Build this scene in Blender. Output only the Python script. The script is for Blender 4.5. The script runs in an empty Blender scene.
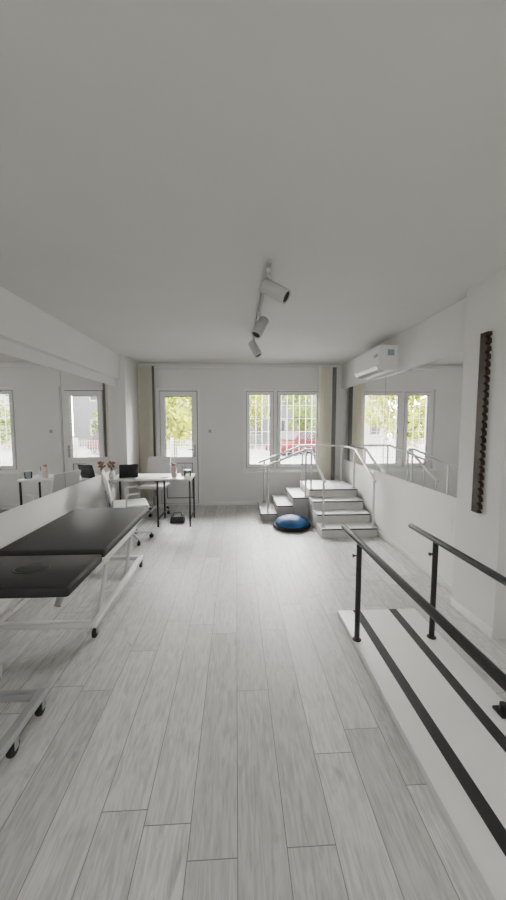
import bpy, bmesh, math, random
from mathutils import Vector, Matrix
random.seed(7)
S = bpy.context.scene
C = S.collection
R = math.radians

# ------------------------------------------------------------------ materials
def mat(name, col, rough=.5, metal=0., var=.04, scale=8., bump=0., spec=.5, transl=0.):
    m = bpy.data.materials.new(name); m.use_nodes = True
    n = m.node_tree.nodes; l = m.node_tree.links
    b = n['Principled BSDF']
    b.inputs['Roughness'].default_value = rough
    b.inputs['Metallic'].default_value = metal
    b.inputs['Specular IOR Level'].default_value = spec
    tc = n.new('ShaderNodeTexCoord')
    no = n.new('ShaderNodeTexNoise'); no.inputs['Scale'].default_value = scale; no.inputs['Detail'].default_value = 4
    l.new(tc.outputs['Object'], no.inputs['Vector'])
    cr = n.new('ShaderNodeValToRGB')
    cr.color_ramp.elements[0].position = .3; cr.color_ramp.elements[1].position = .7
    cr.color_ramp.elements[0].color = tuple(c*(1-var) for c in col)+(1,)
    cr.color_ramp.elements[1].color = tuple(min(1, c*(1+var)) for c in col)+(1,)
    l.new(no.outputs['Fac'], cr.inputs['Fac']); l.new(cr.outputs['Color'], b.inputs['Base Color'])
    if bump:
        bp = n.new('ShaderNodeBump'); bp.inputs['Strength'].default_value = bump; bp.inputs['Distance'].default_value = .004
        no2 = n.new('ShaderNodeTexNoise'); no2.inputs['Scale'].default_value = scale*12
        l.new(tc.outputs['Object'], no2.inputs['Vector'])
        l.new(no2.outputs['Fac'], bp.inputs['Height']); l.new(bp.outputs['Normal'], b.inputs['Normal'])
    if transl:
        tr = n.new('ShaderNodeBsdfTranslucent'); mx = n.new('ShaderNodeMixShader'); mx.inputs[0].default_value = transl
        l.new(cr.outputs['Color'], tr.inputs['Color']); l.new(b.outputs[0], mx.inputs[1]); l.new(tr.outputs[0], mx.inputs[2])
        l.new(mx.outputs[0], n['Material Output'].inputs['Surface'])
    return m

def floor_mat():
    m = bpy.data.materials.new('laminate_planks'); m.use_nodes = True
    n = m.node_tree.nodes; l = m.node_tree.links; b = n['Principled BSDF']
    b.inputs['Roughness'].default_value = .45
    b.inputs['Specular IOR Level'].default_value = .42
    PW, PL = .178, 1.28
    tc = n.new('ShaderNodeTexCoord'); sp = n.new('ShaderNodeSeparateXYZ'); cb = n.new('ShaderNodeCombineXYZ')
    l.new(tc.outputs['Object'], sp.inputs[0])
    # each row of planks slides by its own random amount
    dv = n.new('ShaderNodeMath'); dv.operation = 'DIVIDE'; dv.inputs[1].default_value = PW
    fl = n.new('ShaderNodeMath'); fl.operation = 'FLOOR'
    wn = n.new('ShaderNodeTexWhiteNoise'); wn.noise_dimensions = '1D'
    ma = n.new('ShaderNodeMath'); ma.operation = 'MULTIPLY_ADD'; ma.inputs[1].default_value = PL
    l.new(sp.outputs['X'], dv.inputs[0]); l.new(dv.outputs[0], fl.inputs[0]); l.new(fl.outputs[0], wn.inputs['W'])
    l.new(wn.outputs['Value'], ma.inputs[0]); l.new(sp.outputs['Y'], ma.inputs[2])
    l.new(ma.outputs[0], cb.inputs['X']); l.new(sp.outputs['X'], cb.inputs['Y'])
    br = n.new('ShaderNodeTexBrick')
    br.inputs['Scale'].default_value = 1; br.inputs['Brick Width'].default_value = PL; br.inputs['Row Height'].default_value = PW
    br.inputs['Mortar Size'].default_value = .0022; br.inputs['Mortar Smooth'].default_value = .5; br.offset = 0
    br.inputs['Color1'].default_value = (.58, .58, .57, 1); br.inputs['Color2'].default_value = (.78, .78, .77, 1)
    br.inputs['Mortar'].default_value = (.23, .23, .225, 1)
    l.new(cb.outputs[0], br.inputs['Vector'])
    ng = n.new('ShaderNodeVectorMath'); ng.operation = 'MULTIPLY_ADD'
    ng.inputs[1].default_value = (40, 40, 40)
    l.new(br.outputs['Color'], ng.inputs[0]); l.new(cb.outputs[0], ng.inputs[2])
    def grain(scale, ns, det, dist, p0, p1, lo):
        mp = n.new('ShaderNodeMapping'); mp.inputs['Scale'].default_value = scale
        l.new(ng.outputs[0], mp.inputs['Vector'])
        no = n.new('ShaderNodeTexNoise'); no.inputs['Scale'].default_value = ns; no.inputs['Detail'].default_value = det; no.inputs['Distortion'].default_value = dist
        l.new(mp.outputs[0], no.inputs['Vector'])
        cr = n.new('ShaderNodeValToRGB')
        cr.color_ramp.elements[0].position = p0; cr.color_ramp.elements[0].color = lo+(1,)
        cr.color_ramp.elements[1].position = p1; cr.color_ramp.elements[1].color = (1, 1, 1, 1)
        l.new(no.outputs['Fac'], cr.inputs['Fac']); return no, cr
    no, cr = grain((2.0, 24, 1), 1.8, 8, 2.6, .38, .56, (.76, .757, .745))
    no3, cr3 = grain((1.5, 5, 1), 2.2, 5, 2.6, .38, .56, (.85, .848, .84))
    no4, cr4 = grain((1.8, 4.8, 1), 2.6, 2, .6, .25, .33, (.70, .695, .68))       # knots
    prev = br.outputs['Color']
    for c_, f_ in ((cr, .85), (cr3, .9), (cr4, .8)):
        mx = n.new('ShaderNodeMix'); mx.data_type = 'RGBA'; mx.blend_type = 'MULTIPLY'; mx.inputs['Factor'].default_value = f_
        l.new(prev, mx.inputs['A']); l.new(c_.outputs['Color'], mx.inputs['B']); prev = mx.outputs['Result']
    l.new(prev, b.inputs['Base Color'])
    bp = n.new('ShaderNodeBump'); bp.inputs['Strength'].default_value = .1; bp.inputs['Distance'].default_value = .003
    l.new(no.outputs['Fac'], bp.inputs['Height']); l.new(bp.outputs['Normal'], b.inputs['Normal'])
    return m

def glass_mat(name='clear_glass', ior=1.25):
    m = bpy.data.materials.new(name); m.use_nodes = True
    n = m.node_tree.nodes; l = m.node_tree.links
    n.remove(n['Principled BSDF']); out = n['Material Output']
    t = n.new('ShaderNodeBsdfTransparent'); g = n.new('ShaderNodeBsdfGlossy'); g.inputs['Roughness'].default_value = .02
    if ior > 1.3: t.inputs['Color'].default_value = (.82, .86, .88, 1)
    fr = n.new('ShaderNodeFresnel'); fr.inputs['IOR'].default_value = ior
    mx = n.new('ShaderNodeMixShader')
    l.new(fr.outputs[0], mx.inputs[0]); l.new(t.outputs[0], mx.inputs[1]); l.new(g.outputs[0], mx.inputs[2])
    l.new(mx.outputs[0], out.inputs['Surface'])
    return m

M = dict(
    floor=floor_mat(), glass=glass_mat(), clear=glass_mat('clear_plastic', 1.45),
    wall=mat('wall_paint', (.84, .837, .815), .7, var=.012, scale=3, bump=.05),
    pier=mat('pier_shaded_wall_paint', (.76, .755, .735), .7, var=.012, scale=3, bump=.05),  # wall paint darkened so the colour carries the pilaster's shade
    ceil=mat('ceiling_paint', (.75, .74, .71), .8, var=.015, scale=1.5, bump=.08),
    pvc=mat('white_pvc', (.91, .91, .90), .35, var=.01),
    gasket=mat('grey_gasket', (.13, .13, .13), .7, var=.05),
    mirror=mat('mirror_silver', (.97, .975, .97), .0, 1., var=.003, scale=.5),
    seam=mat('mirror_edge_seal', (.25, .26, .26), .5, var=.03),
    white_metal=mat('white_powder_coat', (.84, .84, .825), .35, var=.02),
    spot=mat('grey_white_lamp_paint', (.50, .50, .49), .4, var=.02),
    track=mat('grey_track_paint', (.36, .36, .36), .4, var=.02),
    grey_metal=mat('grey_powder_coat', (.42, .43, .44), .35, .3, var=.03),
    steel=mat('pale_satin_steel', (.86, .87, .875), .24, .4, var=.02),
    black=mat('black_powder_coat', (.012, .012, .013), .38, var=.1),
    rubber=mat('black_rubber', (.015, .015, .016), .7, var=.1),
    vinyl=mat('charcoal_vinyl', (.040, .041, .043), .6, var=.06, scale=20, bump=.1, spec=.35),
    vinyl_d=mat('black_vinyl', (.028, .028, .030), .6, var=.06, scale=20, spec=.35),
    board=mat('white_laminate_board', (.86, .86, .845), .4, var=.02, scale=4),
    strip=mat('black_grip_strip', (.012, .012, .013), .7, var=.15, scale=60),
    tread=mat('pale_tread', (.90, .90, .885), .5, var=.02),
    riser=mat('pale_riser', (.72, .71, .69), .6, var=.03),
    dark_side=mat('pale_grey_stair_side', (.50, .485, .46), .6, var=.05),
    nose=mat('dark_nosing', (.03, .029, .028), .6, var=.1),
    blue=mat('blue_rubber', (.008, .065, .21), .45, var=.1, spec=.35),
    wood=mat('dark_brown_wood', (.045, .027, .019), .55, var=.25, scale=14, spec=.3),
    cream=mat('cream_fabric', (.88, .85, .74), .8, var=.03, scale=30, transl=.3),
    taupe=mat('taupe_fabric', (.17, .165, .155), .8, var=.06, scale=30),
    desk=mat('white_desk_laminate', (.82, .82, .81), .35, var=.01),
    plastic=mat('white_plastic', (.84, .84, .83), .4, var=.01),
    screen=mat('dark_screen', (.015, .016, .02), .2, var=.1),
    outglass=mat('dark_window_glass', (.014, .015, .018), .5, var=.1, spec=.1),
    sticker=mat('printed_sticker', (.25, .33, .40), .5, var=.3, scale=60),
    pink=mat('pink_plastic', (.60, .27, .25), .4, var=.05),
    palepink=mat('pale_pink_plastic', (.74, .58, .55), .3, var=.05),
    flower=mat('dried_flowers', (.30, .16, .10), .8, var=.4, scale=40),
    ceramic=mat('pale_ceramic', (.65, .62, .58), .4, var=.03),
    leaf=mat('yellow_green_leaves', (.135, .155, .010), .6, var=.3, scale=3, spec=.02, transl=.4),
    leaf2=mat('mid_green_leaves', (.075, .105, .018), .6, var=.3, scale=3, spec=.02, transl=.4),
    bark=mat('bark', (.06, .05, .04), .9, var=.3, scale=20, spec=.05),
    facade=mat('facade_plaster', (.11, .104, .094), .9, var=.05, scale=2, spec=.05),
    facade2=mat('facade_grey', (.05, .05, .052), .9, var=.05, scale=2, spec=.05),
    roof=mat('roof_tiles', (.07, .03, .022), .9, var=.2, scale=20, spec=.05),
    red=mat('red_car_paint', (.032, .004, .005), .6, var=.05, spec=.03),
    asphalt=mat('pale_paving', (.10, .098, .094), .9, var=.1, scale=6, spec=.05),
    grille=mat('grille_paint', (.88, .88, .87), .5, var=.03),
    fence=mat('grey_fence_paint', (.15, .15, .145), .6, var=.05, spec=.1),
    winframe=mat('weathered_window_paint', (.16, .16, .155), .6, var=.05, spec=.1),
    paper=mat('paper', (.8, .8, .78), .8, var=.02),
)

# ------------------------------------------------------------------ mesh builder
class MB:
    def __init__(s): s.bm = bmesh.new()
    def box(s, x0, x1, y0, y1, z0, z1, bev=0, seg=2):
        T = Matrix.Translation(((x0+x1)/2, (y0+y1)/2, (z0+z1)/2)) @ Matrix.Diagonal((x1-x0, y1-y0, z1-z0, 1))
        r = bmesh.ops.create_cube(s.bm, size=1, matrix=T)
        if bev:
            es = list({e for v in r['verts'] for e in v.link_edges})
            bmesh.ops.bevel(s.bm, geom=es, offset=bev, segments=seg, profile=.5, affect='EDGES')
        return s
    def ring(s, x0, x1, z0, z1, w, y0, y1, wb=None):
        wb = w if wb is None else wb
        s.box(x0, x0+w, y0, y1, z0, z1); s.box(x1-w, x1, y0, y1, z0, z1)
        s.box(x0+w, x1-w, y0, y1, z1-w, z1)
        if wb: s.box(x0+w, x1-w, y0, y1, z0, z0+wb)
        return s
    def tube(s, pts, r, n=12, r1=None):
        pts = [Vector(p) for p in pts]; N = len(pts); rings = []
        t0 = (pts[1]-pts[0]).normalized()
        up = Vector((0, 0, 1)) if abs(t0.z) < .9 else Vector((1, 0, 0))
        a = t0.cross(up).normalized()
        for i, p in enumerate(pts):
            if i == 0: t = t0
            elif i == N-1: t = (pts[-1]-pts[-2]).normalized()
            else: t = ((pts[i]-pts[i-1]).normalized()+(pts[i+1]-pts[i]).normalized()).normalized()
            a = (a - t*a.dot(t)).normalized(); b = t.cross(a)
            rr = r if r1 is None else r+(r1-r)*i/(N-1)
            rings.append([s.bm.verts.new(p+(a*math.cos(2*math.pi*k/n)+b*math.sin(2*math.pi*k/n))*rr) for k in range(n)])
        for i in range(N-1):
            for k in range(n):
                s.bm.faces.new((rings[i][k], rings[i][(k+1) % n], rings[i+1][(k+1) % n], rings[i+1][k]))
        s.bm.faces.new(rings[0][::-1]); s.bm.faces.new(rings[-1])
        return s
    def cyl(s, p0, p1, r, r1=None, n=16): return s.tube([p0, p1], r, n, r1)
    def lathe(s, prof, T=None, n=28):
        T = T or Matrix(); rings = []
        for r, z in prof:
            if r < 1e-5: rings.append([s.bm.verts.new(T @ Vector((0, 0, z)))])
            else: rings.append([s.bm.verts.new(T @ Vector((r*math.cos(2*math.pi*k/n), r*math.sin(2*math.pi*k/n), z))) for k in range(n)])
        for A, B in zip(rings, rings[1:]):
            for k in range(n):
                k2 = (k+1) % n
                if len(A) == 1 and len(B) == 1: continue
                if len(A) == 1: s.bm.faces.new((A[0], B[k], B[k2]))
                elif len(B) == 1: s.bm.faces.new((A[k], A[k2], B[0]))
                else: s.bm.faces.new((A[k], A[k2], B[k2], B[k]))
        if len(rings[0]) > 1: s.bm.faces.new(rings[0][::-1])
        if len(rings[-1]) > 1: s.bm.faces.new(rings[-1])
        return s
    def prism(s, poly, axis, a, b, bev=0):
        def P(u, v, w): return {'x': (w, u, v), 'y': (u, w, v), 'z': (u, v, w)}[axis]
        A = [s.bm.verts.new(P(u, v, a)) for u, v in poly]; B = [s.bm.verts.new(P(u, v, b)) for u, v in poly]
        n = len(poly); s.bm.faces.new(A); s.bm.faces.new(B[::-1])
        for i in range(n): s.bm.faces.new((A[i], B[i], B[(i+1) % n], A[(i+1) % n]))
        if bev:
            es = list({e for v in A+B for e in v.link_edges})
            bmesh.ops.bevel(s.bm, geom=es, offset=bev, segments=2, profile=.5, affect='EDGES')
        return s
    def build(s, name, m, parent=None, loc=None, label=None, kind=None):
        bmesh.ops.recalc_face_normals(s.bm, faces=s.bm.faces[:])
        me = bpy.data.meshes.new(name); s.bm.to_mesh(me); s.bm.free()
        for p in me.polygons: p.use_smooth = True
        me.set_sharp_from_angle(angle=R(38))
        me.materials.append(m)
        o = bpy.data.objects.new(name, me); C.objects.link(o)
        if parent: o.parent = parent
        if loc: o.location = loc
        if label: o['label'] = label
        if kind: o['kind'] = kind
        return o

def fillet(pts, rad, n=5):
    pts = [Vector(p) for p in pts]; out = [pts[0]]
    for a, b, c in zip(pts, pts[1:], pts[2:]):
        d1 = (a-b); d2 = (c-b); r = min(rad, d1.length*.45, d2.length*.45)
        p = b+d1.normalized()*r; q = b+d2.normalized()*r
        for i in range(n+1):
            t = i/n; out.append(p*(1-t)**2+b*2*t*(1-t)+q*t*t)
    out.append(pts[-1]); return out

def tag(o, label, cat, group=None):
    o['label'] = label; o['category'] = cat
    if group: o['group'] = group
    return o
def thing(name, label, cat, loc=(0, 0, 0), rz=0, group=None):
    o = bpy.data.objects.new(name, None); C.objects.link(o); o.empty_display_size = .1
    o.location = loc; o.rotation_euler = (0, 0, R(rz))
    return tag(o, label, cat, group)
def struct_root(name, loc=(0, 0, 0)):
    o = bpy.data.objects.new(name, None); C.objects.link(o); o.location = loc; o['kind'] = 'structure'; return o

# ------------------------------------------------------------------ dimensions
XL, XR, YB, YF, H = -1.875, 1.93, 6.16, -3.0, 2.57
GZ = -.45                                                  # street level outside

# ------------------------------------------------------------------ room shell
st = 'structure'
MB().box(XL-.2, XR+.2, YF-.2, YB+.25, -.1, 0).build('floor', M['floor'], kind=st)
MB().box(XL-.2, XR+.2, YF-.2, YB+.25, H, H+.15).build('ceiling', M['ceil'], kind=st)
MB().box(XL-.2, XL, YF-.2, YB+.25, 0, H).build('wall_left', M['wall'], kind=st)
MB().box(XR, XR+.2, YF-.2, YB+.25, 0, H).build('wall_right', M['wall'], kind=st)
MB().box(XL, XR, YF-.2, YF, 0, H).build('wall_front', M['wall'], kind=st)
DX0, DX1, DZ1 = -1.43, -.64, 2.15
WX0, WX1, WZ0, WZ1 = .14, 1.60, .64, 2.14
(MB().box(XL, DX0, YB, YB+.25, 0, H).box(DX0, DX1, YB, YB+.25, DZ1, H).box(DX1, WX0, YB, YB+.25, 0, H)
 .box(WX0, WX1, YB, YB+.25, 0, WZ0).box(WX0, WX1, YB, YB+.25, WZ1, H).box(WX1, XR, YB, YB+.25, 0, H)).build('wall_back', M['wall'], kind=st)
MB().box(XL, -1.73, 5.45, YB, 0, H).build('trim_1', M['wall'], kind=st)            # pier in the far left corner
MB().box(XL, -1.80, YF, 5.45, 2.2, H).build('trim_2', M['wall'], kind=st)          # beam over the left mirror
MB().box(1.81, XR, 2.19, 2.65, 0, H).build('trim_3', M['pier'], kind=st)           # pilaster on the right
MB().box(XR-.012, XR, 2.652, YB-.013, 0, .07, .003).build('baseboard_right', M['pvc'], kind=st)
MB().box(1.798, 1.81, 2.19, 2.65, 0, .07, .003).build('baseboard_pilaster', M['pvc'], kind=st)
MB().box(XL, XL+.012, YF, 5.448, 0, .07, .003).build('baseboard_left', M['pvc'], kind=st)
MB().box(DX1+.002, XR-.013, YB-.012, YB, 0, .07, .003).build('baseboard_back', M['pvc'], kind=st)

# window: frame in the reveal, sashes with dark seals
w = struct_root('window_1', (0, 0, 0))
FY = YB+.05
MB().ring(WX0, WX1, WZ0, WZ1, .045, FY+.01, FY+.09).build('window_frame', M['pvc'], w)
mx_ = .725
MB().box(mx_-.03, mx_+.03, FY+.011, FY+.088, WZ0+.045, WZ1-.045).build('mullion', M['pvc'], w)
for a, b in ((WX0+.055, mx_-.04), (mx_+.04, WX1-.055)):
    sa = MB().ring(a, b, WZ0+.055, WZ1-.055, .05, FY-.01, FY+.065).build('sash', M['pvc'], w)
    MB().ring(a+.0505, b-.0505, WZ0+.1055, WZ1-.1055, .008, FY+.0, FY+.04).build('gasket', M['gasket'], sa)
    MB().box(a+.0585, b-.0585, FY+.02, FY+.026, WZ0+.114, WZ1-.114).build('pane', M['glass'], sa)
MB().ring(WX0+.0455, mx_-.0305, WZ0+.0455, WZ1-.0455, .009, FY+.02, FY+.05).ring(mx_+.0305, WX1-.0455, WZ0+.0455, WZ1-.0455, .009, FY+.02, FY+.05).build('sash_seal', M['gasket'], w)
MB().box(mx_+.055, mx_+.08, FY-.022, FY-.0105, 1.28, 1.36, .004).box(mx_+.06, mx_+.075, FY-.045, FY-.022, 1.33, 1.345).box(mx_+.06, mx_+.075, FY-.045, FY-.035, 1.23, 1.345, .004).build('window_handle', M['pvc'], w)
MB().box(WX0-.04, WX1+.04, YB-.07, YB-.0005, WZ0-.035, WZ0-.001, .005).box(WX0+.001, WX1-.001, YB-.001, FY+.009, WZ0-.001, WZ0+.006).build('window_sill', M['pvc'], w)

# door: full height, upper glass, lower panel
d = struct_root('door_1')
MB().ring(DX0, DX1, 0, DZ1, .055, FY+.0, FY+.09, wb=.03).build('door_frame', M['pvc'], d)
lx0, lx1 = DX0+.069, DX1-.069
lf = MB().ring(lx0, lx1, .044, DZ1-.069, .085, FY-.02, FY+.06).box(lx0+.085, lx1-.085, FY-.02, FY+.06, .79, .89)
leaf = lf.build('door_leaf', M['pvc'], d)
MB().ring(DX0+.0555, DX1-.0555, .0305, DZ1-.0555, .013, FY+.015, FY+.05).build('door_seal', M['gasket'], d)
MB().box(lx0+.098, lx1-.098, FY+.005, FY+.03, .142, .777, .008).build('lower_panel', M['pvc'], leaf)
MB().ring(lx0+.0855, lx1-.0855, .1295, .7895, .012, FY+.0, FY+.03).ring(lx0+.0855, lx1-.0855, .8905, DZ1-.1545, .009, FY+.0, FY+.03).build('gasket', M['gasket'], leaf)
MB().box(lx0+.095, lx1-.095, FY+.015, FY+.021, .90, DZ1-.164).build('pane', M['glass'], leaf)
MB().box(lx1-.06, lx1-.025, FY-.032, FY-.0205, .90, 1.12, .004).tube(fillet([(lx1-.042, FY-.03, 1.04), (lx1-.042, FY-.07, 1.04), (lx1-.16, FY-.07, 1.04)], .015), .011, 8).build('door_handle', M['grey_metal'], leaf)

# ------------------------------------------------------------------ mirrors
ml = thing('wall_mirror', 'long mirror along the left wall above the padded table', 'mirror', (XL, 0, 0))
for a, b in ((-1.6, 1.4), (1.41, 3.75), (3.76, 5.44)):
    MB().box(0.001, .007, a, b, .81, 2.08).build('mirror_panel', M['mirror'], ml)
for y in (1.4, 3.75): MB().box(.001, .006, y+.0005, y+.0095, .81, 2.08).build('seam_strip', M['seam'], ml)
mr = thing('wall_mirror', 'long mirror along the right wall under the air conditioner', 'mirror', (XR, 0, 0))
for a, b in ((2.655, 4.3), (4.31, 6.15)):
    MB().box(-.007, -.001, a, b, .87, 2.12).build('mirror_panel', M['mirror'], mr)
MB().box(-.006, -.001, 4.3005, 4.3095, .87, 2.12).build('seam_strip', M['seam'], mr)

# ------------------------------------------------------------------ air conditioner
ac = thing('air_conditioner', 'white split air conditioner unit high on the right wall', 'air conditioner', (1.929, 4.00, 2.15))
prof = [(0, 0), (-.14, 0), (-.205, .025), (-.225, .065), (-.225, .275), (-.218, .29), (0, .29)]
MB().prism(prof, 'y', 0, .86, .004).build('body', M['plastic'], ac)
MB().prism([(-.2255, .07), (-.232, .075), (-.232, .268), (-.2255, .273)], 'y', .01, .85).build('front_panel', M['pvc'], ac)
MB().prism([(-.142, -.004), (-.206, .02), (-.226, .058), (-.232, .056), (-.211, .014), (-.144, -.010)], 'y', .06, .80).build('louver', M['grey_metal'], ac)
MB().box(-.13, -.05, -.003, -.0005, .17, .24).build('sticker', M['sticker'], ac)
MB().box(-.2345, -.2322, .04, .15, .16, .20).build('badge', M['grey_metal'], ac)

# ------------------------------------------------------------------ track lights
tag(MB().box(.206, .234, 2.25, 4.32, H-.022, H, .003).build('lighting_track', M['track']), 'straight ceiling track carrying three grey white spotlights', 'light track')
def spot(y, c, dr, label):
    c = Vector(c); dr = Vector(dr).normalized()
    t = thing('track_spotlight', label, 'spotlight', (.22, y, H-.022), 0, 'spotlights on the ceiling track')
    o = Vector((.22, y, H-.022)); k = c-o
    MB().box(-.015, .015, -.05, .05, -.028, -.0005, .004).build('adapter', M['spot'], t)
    MB().cyl((0, 0, -.028), tuple(k+Vector((0, 0, .02))), .008, n=10).build('stem', M['grey_metal'], t)
    L = .19; T = Matrix.Translation(k) @ dr.to_track_quat('Z', 'Y').to_matrix().to_4x4()
    MB().lathe([(0, -L/2), (.042, -L/2), (.048, -L/2+.008), (.048, L/2), (.041, L/2), (.038, L/2-.03), (0, L/2-.03)], T).build('can', M['spot'], t)
    MB().lathe([(0, L/2-.029), (.0375, L/2-.029), (.0375, L/2-.006), (.025, L/2-.012), (0, L/2-.012)], T).build('lens', M['black'], t)
    return t
spot(2.36, (.270, 2.36, 2.415), (.74, -.34, -.5), 'nearest and largest ceiling spotlight, aimed to the right')
spot(3.25, (.232, 3.25, 2.42), (-.45, -.3, -.85), 'middle ceiling spotlight, aimed down to the left')
spot(4.1, (.23, 4.1, 2.40), (.42, -.25, -.8), 'farthest small spotlight at the window end of the track')

# ------------------------------------------------------------------ blinds, switch, sockets
def blind(x0, x1, y0, label, ndark, zb=.12):
    t = thing('vertical_blind', label, 'blind', (x0, y0, zb))
    wd = x1-x0; n = max(4, int(wd/.036)); b = MB(); dk = MB(); h = H-zb-.06
    for i in range(n):
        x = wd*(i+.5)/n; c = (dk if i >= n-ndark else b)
        c.prism([(x-.026, .012), (x-.012, -.010), (x+.012, -.020), (x+.026, -.022), (x+.026, -.019), (x+.012, -.017), (x-.010, -.007), (x-.023, .013)], 'z', 0, h)
    b.build('slats', M['cream'], t)
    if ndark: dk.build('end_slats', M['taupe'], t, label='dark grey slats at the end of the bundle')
    else: dk.bm.free()
    MB().box(0, wd, .016, .05, H-zb-.06, H-zb-.02, .003).build('head_rail', M['pvc'], t)
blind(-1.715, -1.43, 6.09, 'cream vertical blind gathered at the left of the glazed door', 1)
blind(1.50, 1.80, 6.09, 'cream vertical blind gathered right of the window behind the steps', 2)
tag(MB().box(-1.42, 1.49, 6.08, 6.12, H-.09, H-.062, .003).build('curtain_rail', M['pvc']), 'thin white rail along the top of the window wall', 'rail')
sw = thing('light_switch', 'small white light switch right of the glazed door', 'light switch', (-.47, YB, 1.37))
MB().box(-.04, .04, -.012, -.0005, -.04, .04, .004).build('plate', M['plastic'], sw)
MB().box(-.025, .025, -.017, -.0125, -.028, .028, .003).build('rocker', M['grey_metal'], sw)
so = thing('wall_socket', 'small white socket on right wall just below the mirror', 'socket', (XR, 4.62, .79))
MB().box(-.014, -.0005, -.045, .045, -.045, .045, .004).build('plate', M['plastic'], so)
MB().lathe([(0, 0), (.026, 0), (.026, .004), (0, .004)], Matrix.Translation((-.019, 0, 0)) @ Matrix.Rotation(R(90), 4, 'Y')).build('outlet_face', M['grey_metal'], so)

# ------------------------------------------------------------------ finger ladder
fl = MB(); n = 24; z0, z1 = .86, 2.17; ya, yb = 2.355, 2.43; pts = [(yb, z0), (yb, z1), (ya, z1)]
for i in range(n):
    zt = z1-(z1-z0)*i/n; zb = z1-(z1-z0)*(i+1)/n
    pts += [(ya, zt-.024), (ya+.022, zt-.032), (ya, zb+.001)]
pts += [(ya+.002, z0)]
fl.prism(pts, 'x', 1.777, 1.8095)
tag(fl.build('finger_ladder', M['wood']), 'tall dark brown notched wooden finger ladder on right pilaster', 'finger ladder')

# ------------------------------------------------------------------ training stairs
ts = thing('training_staircase', 'white L-shaped training steps with steel handrails in far corner', 'stairs', (1.13, 4.32, 0))
def step(x0, x1, y0, y1, h, side, name='step', nose='y'):
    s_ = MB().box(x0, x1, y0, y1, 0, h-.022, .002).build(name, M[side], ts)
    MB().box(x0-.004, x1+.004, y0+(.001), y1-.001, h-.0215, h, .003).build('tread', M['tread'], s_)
    if nose == 'y': MB().box(x0, x1, y0-.010, y0+.0005, h-.021, h-.005, .003).build('nosing', M['nose'], s_)
    else:
        MB().box(x0-.016, x0-.0045, y0, y1, h-.021, h-.005, .003).box(x0-.004, x1+.004, y0-.010, y0+.0005, h-.021, h-.006, .003).build('nosing', M['nose'], s_)
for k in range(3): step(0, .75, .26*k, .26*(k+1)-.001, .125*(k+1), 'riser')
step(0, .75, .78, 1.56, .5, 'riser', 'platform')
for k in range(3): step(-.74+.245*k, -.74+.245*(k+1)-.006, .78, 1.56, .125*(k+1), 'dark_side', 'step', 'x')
def rail(pts, rad=.008): MB().tube(fillet(pts, rad, 2), .018, 12).build('handrail', M['steel'], ts)
rail([(.03, .02, .745), (.03, .80, 1.11), (-.06, .81, 1.11), (-.74, .81, .83)])
rail([(.71, .02, .745), (.71, .80, 1.12), (.71, 1.52, 1.12), (0, 1.52, 1.12), (-.74, 1.52, .83)])
for x, y, a, b in ((.03, .06, .125, .755), (.71, .06, .125, .755), (.03, .81, .5, 1.10), (.71, .83, .5, 1.11), (.71, 1.49, .5, 1.11), (.03, 1.52, .5, 1.11),
                   (-.64, .83, .125, .86), (-.64, 1.52, .125, .87), (-.05, .83, .375, 1.1)):
    p = MB().cyl((x, y, a+.008), (x, y, b), .015, n=12).build('post', M['steel'], ts)
    MB().lathe([(0, 0), (.03, 0), (.03, .006), (.018, .008), (0, .008)], Matrix.Translation((x, y, a+.0005)), 16).build('flange', M['steel'], p)

# ------------------------------------------------------------------ balance trainer
bo = thing('balance_dome', 'blue inflated balance dome on a black base beside the steps', 'balance trainer', (.81, 4.805, 0))
MB().lathe([(0, 0.0), (.245, 0.0), (.268, .012), (.275, .033), (.268, .052), (.255, .056), (0, .056)], n=40).build('base', M['rubber'], bo)
pr = [(.25, .0565), (.25, .066)]
for i in range(13):
    a = R(90*i/12); r = .246*math.cos(a)**1.15; z = .066+.112*math.sin(a)
    pr.append((max(r, 0), z))
    if i in (5, 7, 9): pr.append((r*.985, z-.003))
MB().lathe([(0, .0565)]+pr, n=40).build('dome', M['blue'], bo)

# ------------------------------------------------------------------ parallel bars
pb = thing('parallel_bars', 'black walking parallel bars standing on a long white board', 'parallel bars', (0, 0, 0))
PT = .048
MB().box(.80, 1.42, -.75, 2.52, 0, PT, .003).build('platform', M['board'], pb)
for x in (.945, 1.235): MB().box(x-.03, x+.03, -.74, 2.515, PT+.0002, PT+.004, .001).build('grip_strip', M['strip'], pb)
for x in (.80, 1.345):
    px = x+.02 if x < 1 else x
    MB().tube([(px, 2.49, .735), (px, -.6, .735)], .020, 14).build('rail', M['black'], pb)
    for y in (2.16, -.3):
        p = MB().cyl((px, y, PT+.005), (px, y, .718), .018, n=16).build('post', M['black'], pb)
        MB().lathe([(0, 0), (.030, 0), (.030, .004), (.022, .006), (0, .006)], Matrix.Translation((px, y, PT+.0005)), 18).build('flange', M['black'], p)
        MB().cyl((px-.018, y, .64), (px-.036, y, .64), .006, n=8).lathe([(0, 0), (.011, 0), (.012, .009), (0, .011)], Matrix.Translation((px-.034, y, .64)) @ Matrix.Rotation(R(-90), 4, 'Y'), 14).build('knob', M['black'], p)
MB().box(1.325, 1.40, 1.51, 1.58, PT+.0005, PT+.015, .003).cyl((1.36, 1.545, PT+.015), (1.36, 1.545, PT+.05), .02, n=14).build('socket_bracket', M['black'], pb)

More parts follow.
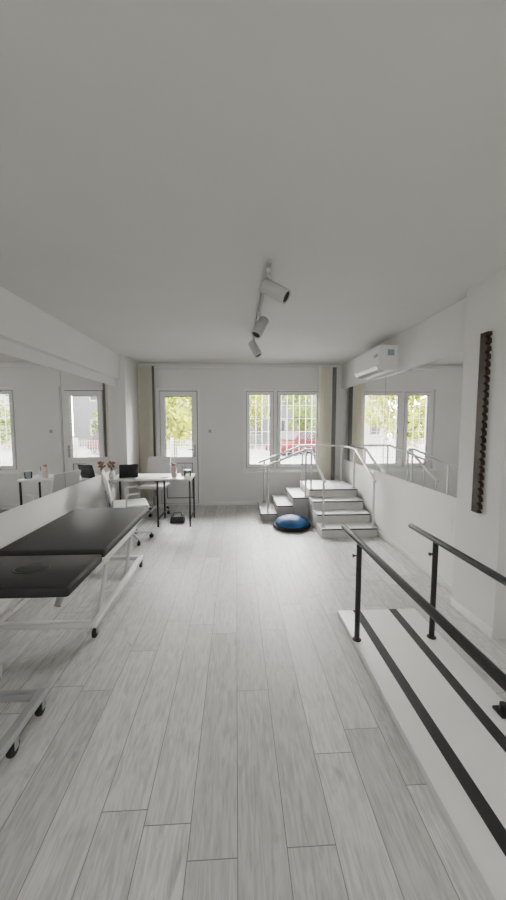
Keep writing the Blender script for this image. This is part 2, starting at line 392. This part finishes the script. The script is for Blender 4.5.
# ------------------------------------------------------------------ treatment tables
def table(loc, label, split, L, W=.74, hz=.66, base0=.58, base1=1.68, hole=True, fm='white_metal', extra=(), bx0=.03):
    t = thing('treatment_table', label, 'treatment table', loc)
    th = .06
    MB().box(0, W, split+.016, L, hz-th, hz, .02, 3).build('mattress', M['vinyl'], t)
    hs = MB().box(0, W, 0, split-.016, hz-th-.012, hz-.012, .02, 3).build('head_section', M['vinyl_d'], t)
    if hole:
        T = Matrix.Translation((W*.5+.03, split*.5+.01, hz-.0125)) @ Matrix.Diagonal((1.15, .8, 1, 1))
        MB().lathe([(.084, 0), (.092, 0), (.091, .002), (.088, .003), (.084, .002)], T, 32).build('face_hole_rim', M['vinyl'], hs)
        MB().lathe([(0, .0005), (.0835, .0005), (.080, .002), (.06, .003), (0, .0035)], T, 32).build('face_plug', M['rubber'], hs)
    fz = hz-th-.012
    f = MB()
    f.box(.05, .09, split+.02, L-.06, fz-.038, fz+.011).box(W-.09, W-.05, split+.02, L-.06, fz-.038, fz+.011)
    f.box(.09, W-.09, split+.02, split+.06, fz-.038, fz+.011).box(.09, W-.09, L-.10, L-.06, fz-.038, fz+.011)
    f.build('upper_frame', M[fm], t)
    g = MB().box(.10, .13, .10, split+.018, fz-.03, fz-.001).box(W-.13, W-.10, .10, split+.018, fz-.03, fz-.001).box(.13, W-.13, .12, .15, fz-.03, fz-.001)
    g.build('head_frame', M[fm], t)
    u = MB().box(.12, .155, split+.10, L-.12, fz-.135, fz-.095, .003).box(W-.135, W-.10, split+.10, L-.12, fz-.135, fz-.095, .003).box(.155, W-.135, split+.12, split+.155, fz-.135, fz-.095).box(.155, W-.135, L-.18, L-.145, fz-.135, fz-.095)
    for x in (.125, W-.13):
        for y in (split+.14, L-.2): u.box(x, x+.025, y, y+.05, fz-.096, fz-.037)
    u.build('lift_frame', M[fm], t)
    bx1 = W-.13
    MB().box(bx0, bx0+.042, base0, base1, .085, .125, .004).box(bx1, bx1+.042, base0, base1, .085, .125, .004) \
        .box(bx0+.042, bx1, base0+.005, base0+.047, .085, .125, .004).box(bx0+.042, bx1, base1-.047, base1-.005, .085, .125, .004).build('base_frame', M[fm], t)
    for x in (.105, bx1-.02):
        for y in (base0+.2, base1-.42):
            xa = bx0+.025 if x < .2 else x+.008
            MB().tube([(xa, y, .105), (x+.03, y+.14, fz-.11)], .016, 10).build('lift_arm', M[fm], t)
    xm = (bx0+bx1)/2; ym = base0+.15
    MB().cyl((xm, ym+.1, .12), (xm, ym+.32, .30), .026, n=14).cyl((xm, ym+.32, .30), (xm, ym+.46, fz-.11), .013, n=10).build('actuator', M['grey_metal'], t)
    sp = [(x, y) for x in (bx0+.02, bx1+.02) for y in (base0+.03, base1-.03)]+[(bx1+.02, e) for e in extra]
    for x, y in sp:
        c = MB().lathe([(0, 0), (.02, .002), (.034, .004), (.036, .009), (.036, .019), (.034, .024), (.02, .026), (0, .028)],
                       Matrix.Translation((x-.014, y, .0365)) @ Matrix.Rotation(R(90), 4, 'Y'), 22).build('caster', M['rubber'], t)
        MB().box(x-.02, x-.0155, y-.014, y+.014, .035, .0845).box(x+.0155, x+.02, y-.014, y+.014, .035, .0845).box(x-.0155, x+.0155, y-.014, y+.014, .076, .0845).build('caster_fork', M['grey_metal'], c)
    return t
table((-1.64, 1.79, 0), 'charcoal padded treatment table with face hole beside the left mirror', .49, 1.68, base0=.53, base1=1.76, bx0=-.09)
table((-1.66, -.80, 0), 'treatment table nearest the camera, only its grey wheeled base showing', .54, 1.85, base0=.6, base1=2.54, hole=False, fm='grey_metal', extra=(2.29,))

# ------------------------------------------------------------------ desk and what stands on it
DT = .715
y0, y1 = 4.87, 5.40; x0, x1 = -1.86, -.645
t = thing('desk', 'long white desk with black legs between left mirror and glazed door', 'desk', (x0, y0, 0)); w_ = x1-x0; dp = y1-y0
MB().box(0, w_, 0, dp, DT-.028, DT, .003).build('desktop', M['desk'], t)
for x in (.03, .72, w_-.03):
    for y in (.03, dp-.03):
        MB().box(x-.012, x+.012, y-.012, y+.012, 0, DT-.029, .002).build('leg', M['black'], t)
for a, b in ((.044, .706), (.734, w_-.044)):
    MB().box(a, b, dp-.04, dp-.02, DT-.055, DT-.0285).build('apron', M['black'], t)
for x in (.02, .71, w_-.04): MB().box(x, x+.02, .044, dp-.044, .10, .12).build('crossbar', M['black'], t)
DS = DT+.0005
lp = thing('laptop', 'open black laptop on the desk by the left mirror', 'laptop', (-1.61, 5.10, DS), 20)
MB().box(-.13, .13, -.10, .10, 0, .014, .003).build('keyboard_base', M['screen'], lp)
MB().prism([(-.10, .0145), (-.093, .0145), (-.153, .205), (-.160, .205)], 'x', -.13, .13).build('screen', M['screen'], lp)
bt = thing('water_bottle', 'pale pink bottle on the right part of the desk', 'bottle', (-.93, 5.08, DS))
MB().lathe([(0, 0), (.038, 0), (.041, .012), (.041, .13), (.026, .155), (.022, .165), (0, .165)]).build('bottle_body', M['palepink'], bt)
MB().lathe([(0, .1655), (.026, .1655), (.026, .195), (0, .198)]).build('cap', M['pink'], bt)
cu = thing('pen_cup', 'small white pen cup on the desk just right of the bottle', 'pen cup', (-.81, 5.20, DS))
MB().lathe([(0, 0), (.036, 0), (.038, .09), (.034, .09), (.033, .01), (0, .01)]).build('cup', M['plastic'], cu)
for i, (x, y, m_) in enumerate(((.012, .008, 'black'), (-.01, .006, 'pink'), (.0, -.014, 'blue'))):
    pe = MB().cyl((x, y, .012), (x*2.1, y*2.1, .15), .004, n=8).build('pen', M[m_])
    pe.location = (-.81, 5.20, DS)
    tag(pe, ('black', 'pink', 'blue')[i]+' pen standing in the white cup on the desk', 'pen', 'pens in the cup')
cc = thing('clear_container', 'clear plastic container with white lid at right end of desk', 'container', (-.72, 5.02, DS))
MB().lathe([(0, 0), (.045, 0), (.05, .008), (.052, .10), (.049, .10), (.047, .011), (0, .006)]).build('tub', M['clear'], cc)
MB().lathe([(0, .1005), (.054, .1005), (.054, .112), (0, .114)]).build('lid', M['plastic'], cc)
tag(MB().box(-1.10, -1.0, 4.95, 5.10, DS, DS+.012, .001).build('paper_pad', M['paper']), 'small stack of white paper on the desk beside the bottle', 'paper')
VX, VY = -1.795, 4.93
va = MB().lathe([(0, 0), (.03, 0), (.042, .04), (.038, .08), (.022, .11), (.026, .125), (.022, .125), (.018, .11), (0, .10)]).build('vase', M['ceramic'])
va.location = (VX, VY, DS); tag(va, 'small pale vase on the desk beside the left mirror', 'vase')
fb = MB()
for i in range(16):
    a = random.uniform(0, 6.28); r = random.uniform(.02, .052); z = random.uniform(.17, .25)
    x, y = r*math.cos(a), r*math.sin(a)
    fb.tube([(0.004*math.cos(a), .004*math.sin(a), .104), (x*.3, y*.3, z*.75), (x, y, z)], .0022, 6)
    fb.lathe([(0, -.014), (.012, -.008), (.017, .002), (.012, .012), (0, .016)], Matrix.Translation((x, y, z)) @ Matrix.Rotation(random.uniform(-.6, .6), 4, 'X'), 8)
fo = fb.build('dried_flowers', M['flower']); fo.location = (VX, VY, DS)
tag(fo, 'bunch of reddish brown dried flowers standing in the vase', 'flowers')
bgr = thing('bag', 'small black bag on the floor under the desk', 'bag', (-.90, 5.14, 0))
MB().prism([(-.11, 0), (.11, 0), (.095, .10), (-.095, .10)], 'y', -.06, .06, .01).build('bag_body', M['rubber'], bgr)
MB().tube(fillet([(-.06, 0, .099), (-.06, 0, .15), (.06, 0, .15), (.06, 0, .099)], .03), .006, 8).build('bag_handle', M['black'], bgr)

# ------------------------------------------------------------------ office chairs
def chair(loc, rz, label, top=.92):
    t = thing('office_chair', label, 'chair', loc, rz, 'white office chairs')
    MB().box(-.22, .22, -.21, .22, .44, .50, .025, 3).build('seat', M['plastic'], t)
    k = top-.55
    prf = [(-.21, .55), (-.235, .55+k*.4), (-.26, .55+k*.75), (-.295, .55+k), (-.32, .545+k), (-.285, .545+k*.75), (-.262, .55+k*.4), (-.235, .545)]
    MB().prism(prf, 'x', -.20, .20, .008).build('backrest', M['plastic'], t)
    MB().tube(fillet([(0, -.05, .425), (0, -.26, .425), (0, -.262, .60), (0, -.277, .68)], .06), .016, 10).build('back_bracket', M['grey_metal'], t)
    MB().cyl((0, 0, .13), (0, 0, .28), .03, n=16).cyl((0, 0, .28), (0, 0, .42), .018, n=14).box(-.09, .09, -.09, .09, .42, .439).build('gas_column', M['grey_metal'], t)
    b = MB(); b.cyl((0, 0, .075), (0, 0, .129), .04, n=16)
    for k in range(5):
        a = R(72*k+18); b.tube([(.03*math.cos(a), .03*math.sin(a), .11), (.26*math.cos(a), .26*math.sin(a), .08)], .018, 8, .013)
    b.build('star_base', M['plastic'], t)
    for k in range(5):
        a = R(72*k+18); x, y = .26*math.cos(a), .26*math.sin(a)
        MB().lathe([(0, -.018), (.02, -.017), (.027, -.012), (.027, .012), (.02, .017), (0, .018)], Matrix.Translation((x, y, .028)) @ Matrix.Rotation(a+R(60), 4, 'Z') @ Matrix.Rotation(R(90), 4, 'Y'), 16) \
            .cyl((x, y, .04), (x, y, .075), .007, n=8).build('caster', M['rubber'], t)
    for s in (-1, 1):
        MB().tube(fillet([(s*.20, -.05, .435), (s*.255, -.05, .435), (s*.255, -.05, .65), (s*.255, .10, .655)], .04), .012, 8).build('armrest', M['plastic'], t)
    return t
chair((-1.37, 4.36, 0), -70, 'white office chair turned sideways beside the far end of padded table')
chair((-1.37, 5.695, 0), 176, 'white office chair partly hidden behind the desk', .93)

# ------------------------------------------------------------------ outside
MB().box(-20, 30, YB+.25, 50, GZ-.2, GZ).build('ground', M['asphalt'], kind=st)
gr = thing('window_grille', 'white metal security grille outside the window', 'grille', (0, YB+.30, 0))
MB().ring(WX0-.02, WX1+.02, WZ0-.02, WZ1+.02, .02, 0, .02).box(WX0-.02, WX0+.01, -.05, 0, .9, .93).box(WX1-.01, WX1+.02, -.05, 0, .9, .93).build('grille_frame', M['grille'], gr)
gb = MB()
k = WX0+.12
while k < WX1-.02:
    gb.cyl((k, .01, WZ0), (k, .01, WZ1), .006, n=8); k += .12
for z in (.85, 1.1, 1.35, 1.6, 1.85): gb.box(WX0, WX1, -.001, .003, z-.006, z+.006)
gb.build('grille_bars', M['grille'], gr)
fe = thing('yard_fence', 'grey metal mesh fence outside beyond the glazed door', 'fence', (-3.4, 8.3, GZ))
fb = MB()
for i in range(60): fb.box(.06*i, .06*i+.008, 0, .008, .05, 1.56)
for i in range(20): fb.box(0, 3.6, .0085, .0145, .14+.073*i, .14+.073*i+.008)
fb.build('mesh_panel', M['fence'], fe)
for x in (0.02, 1.8, 3.5): MB().box(x, x+.06, .051, .11, 0, 1.60).build('post', M['fence'], fe)

def tree(x, y, z0, h, rad, m, label, n=900):
    t = thing('tree', label, 'tree', (x, y, GZ), 0, 'trees outside the windows')
    tr = MB().tube([(0, 0, 0), (.05, 0, z0*.6), (-.03, .03, z0+h*.3)], .10, 10, .05)
    for k in range(5):
        a = 1.3*k; tr.tube([(0, 0, z0*.75), (.4*rad*math.cos(a), .4*rad*math.sin(a), z0+h*.3), (.7*rad*math.cos(a), .7*rad*math.sin(a), z0+h*.55)], .035, 6, .012)
    tr.build('trunk', M['bark'], t)
    f = MB(); bm = f.bm
    cl = [(random.uniform(-.75, .75)*rad, random.uniform(-.75, .75)*rad, z0+h*random.uniform(.12, .9), random.uniform(.4, .65)*rad) for _ in range(16)]
    for i in range(n):
        cx, cy, cz, cr = random.choice(cl)
        v = Vector((random.gauss(0, 1), random.gauss(0, 1), random.gauss(0, 1))).normalized()*cr*random.uniform(.5, 1)
        p = Vector((cx, cy, cz))+v
        a = Vector((random.gauss(0, 1), random.gauss(0, 1), random.gauss(0, 1))).normalized(); b = a.orthogonal().normalized()
        s_ = random.uniform(.08, .14)
        bm.faces.new([bm.verts.new(p+a*s_), bm.verts.new(p+b*s_*.6), bm.verts.new(p-a*s_), bm.verts.new(p-b*s_*.6)])
    f.build('foliage', m, t)
tree(-2.1, 11.5, 1.5, 2.5, 1.4, M['leaf'], 'yellow green tree seen through the glazed door', 3000)
tree(5.3, 25.4, 1.3, 3.6, 1.5, M['leaf2'], 'green tree behind the red car outside the window', 2800)
tree(1.2, 25.2, 1.3, 3.2, 1.3, M['leaf'], 'small bright tree outside the middle of the window', 2400)
tree(8.6, 16.0, .9, 3.2, 1.7, M['leaf2'], 'green tree outside to the right, seen in the left mirror', 2800)

def house(x, y, w_, dpt, h, m, label):
    t = thing('building', label, 'building', (x, y, GZ))
    MB().box(0, w_, 0, dpt, 0, h).build('facade', m, t)
    MB().prism([(-.3, h+.001), (w_+.3, h+.001), (w_-1, h+1.2), (1, h+1.2)], 'y', -.3, dpt+.3).build('roof', M['roof'], t)
    for fl_ in range(int(h//2.8)):
        for i in range(int(w_//2)):
            wx = .6+i*2; wz = .9+fl_*2.8
            q = MB().ring(wx, wx+1, wz, wz+1.3, .07, -.04, -.001).build('window', M['winframe'], t)
            MB().box(wx+.071, wx+.929, -.02, -.003, wz+.071, wz+1.229).build('pane', M['outglass'], q)
house(-8.5, 27, 8.0, 6, 5.8, M['facade'], 'cream house with tiled roof across the street')
house(.6, 28.5, 9.0, 6, 5.8, M['facade2'], 'grey house with tiled roof across the street')
house(11.2, 25, 9.0, 6, 5.8, M['facade'], 'cream house outside to the far right, seen in the left mirror')

car = thing('car', 'red car parked outside the window', 'car', (3.0, 19.0, GZ), 48)
MB().prism([(0, .30), (.05, .62), (.25, .78), (1.0, .90), (3.3, .92), (4.1, .82), (4.2, .55), (4.18, .28), (3.7, .24), (.4, .24)], 'y', 0, 1.7, .05).build('body', M['red'], car)
MB().prism([(.85, .9), (1.45, 1.38), (2.0, 1.45), (2.9, 1.42), (3.6, .9)], 'y', .1, 1.6, .04).build('roof', M['red'], car)
for p in ([(1.12, .95), (1.55, 1.33), (2.1, 1.37), (2.1, .95)], [(2.18, .95), (2.18, 1.37), (2.85, 1.34), (3.3, .95)]):
    MB().prism(p, 'y', .08, .099).build('side_window', M['outglass'], car)
MB().prism([(.92, .94), (1.42, 1.345), (1.40, 1.355), (.89, .95)], 'y', .2, 1.5).build('windscreen', M['outglass'], car)
for x in (.85, 3.35):
    for y in (.03, 1.49):
        MB().lathe([(0, 0), (.2, 0), (.29, .01), (.31, .04), (.31, .14), (.29, .17), (0, .18)], Matrix.Translation((x, y+.16, .31)) @ Matrix.Rotation(R(90), 4, 'X'), 24).build('wheel', M['rubber'], car)

# ------------------------------------------------------------------ light
wd = bpy.data.worlds.new('sky'); S.world = wd; wd.use_nodes = True
nt = wd.node_tree; bgd = nt.nodes['Background']
tcw = nt.nodes.new('ShaderNodeTexCoord'); sx = nt.nodes.new('ShaderNodeSeparateXYZ'); rp = nt.nodes.new('ShaderNodeValToRGB')
nt.links.new(tcw.outputs['Generated'], sx.inputs[0]); nt.links.new(sx.outputs['Z'], rp.inputs['Fac'])
rp.color_ramp.elements[0].color = (1, .975, .93, 1); rp.color_ramp.elements[1].color = (.93, .95, .98, 1)
nt.links.new(rp.outputs['Color'], bgd.inputs['Color']); bgd.inputs['Strength'].default_value = 66.0

def area(name, loc, rot, sx_, sy_, e, col=(1, 1, 1)):
    L = bpy.data.lights.new(name, 'AREA'); L.shape = 'RECTANGLE'; L.size = sx_; L.size_y = sy_; L.energy = e; L.color = col
    o = bpy.data.objects.new(name, L); C.objects.link(o); o.location = loc; o.rotation_euler = rot; return o
area('ceiling_fill', (0, -1.6, H-.06), (0, 0, 0), 1.8, 1.2, 9, (1, .98, .94))  # added fill light overhead, out of view behind the camera
area('front_fill', (0, YF+.05, 1.45), (R(90), 0, 0), 2.4, 1.5, 50, (1, .98, .95))  # added fill behind the camera, brightens the back wall

# ------------------------------------------------------------------ camera
cd = bpy.data.cameras.new('camera'); cam = bpy.data.objects.new('camera', cd); C.objects.link(cam)
cd.sensor_fit = 'VERTICAL'; cd.sensor_height = 36; cd.lens = 36*338/900; cd.clip_start = .02
cam.location = (0, 0, 1.53); cam.rotation_euler = (R(90-4.7), 0, R(-2.88))
S.camera = cam
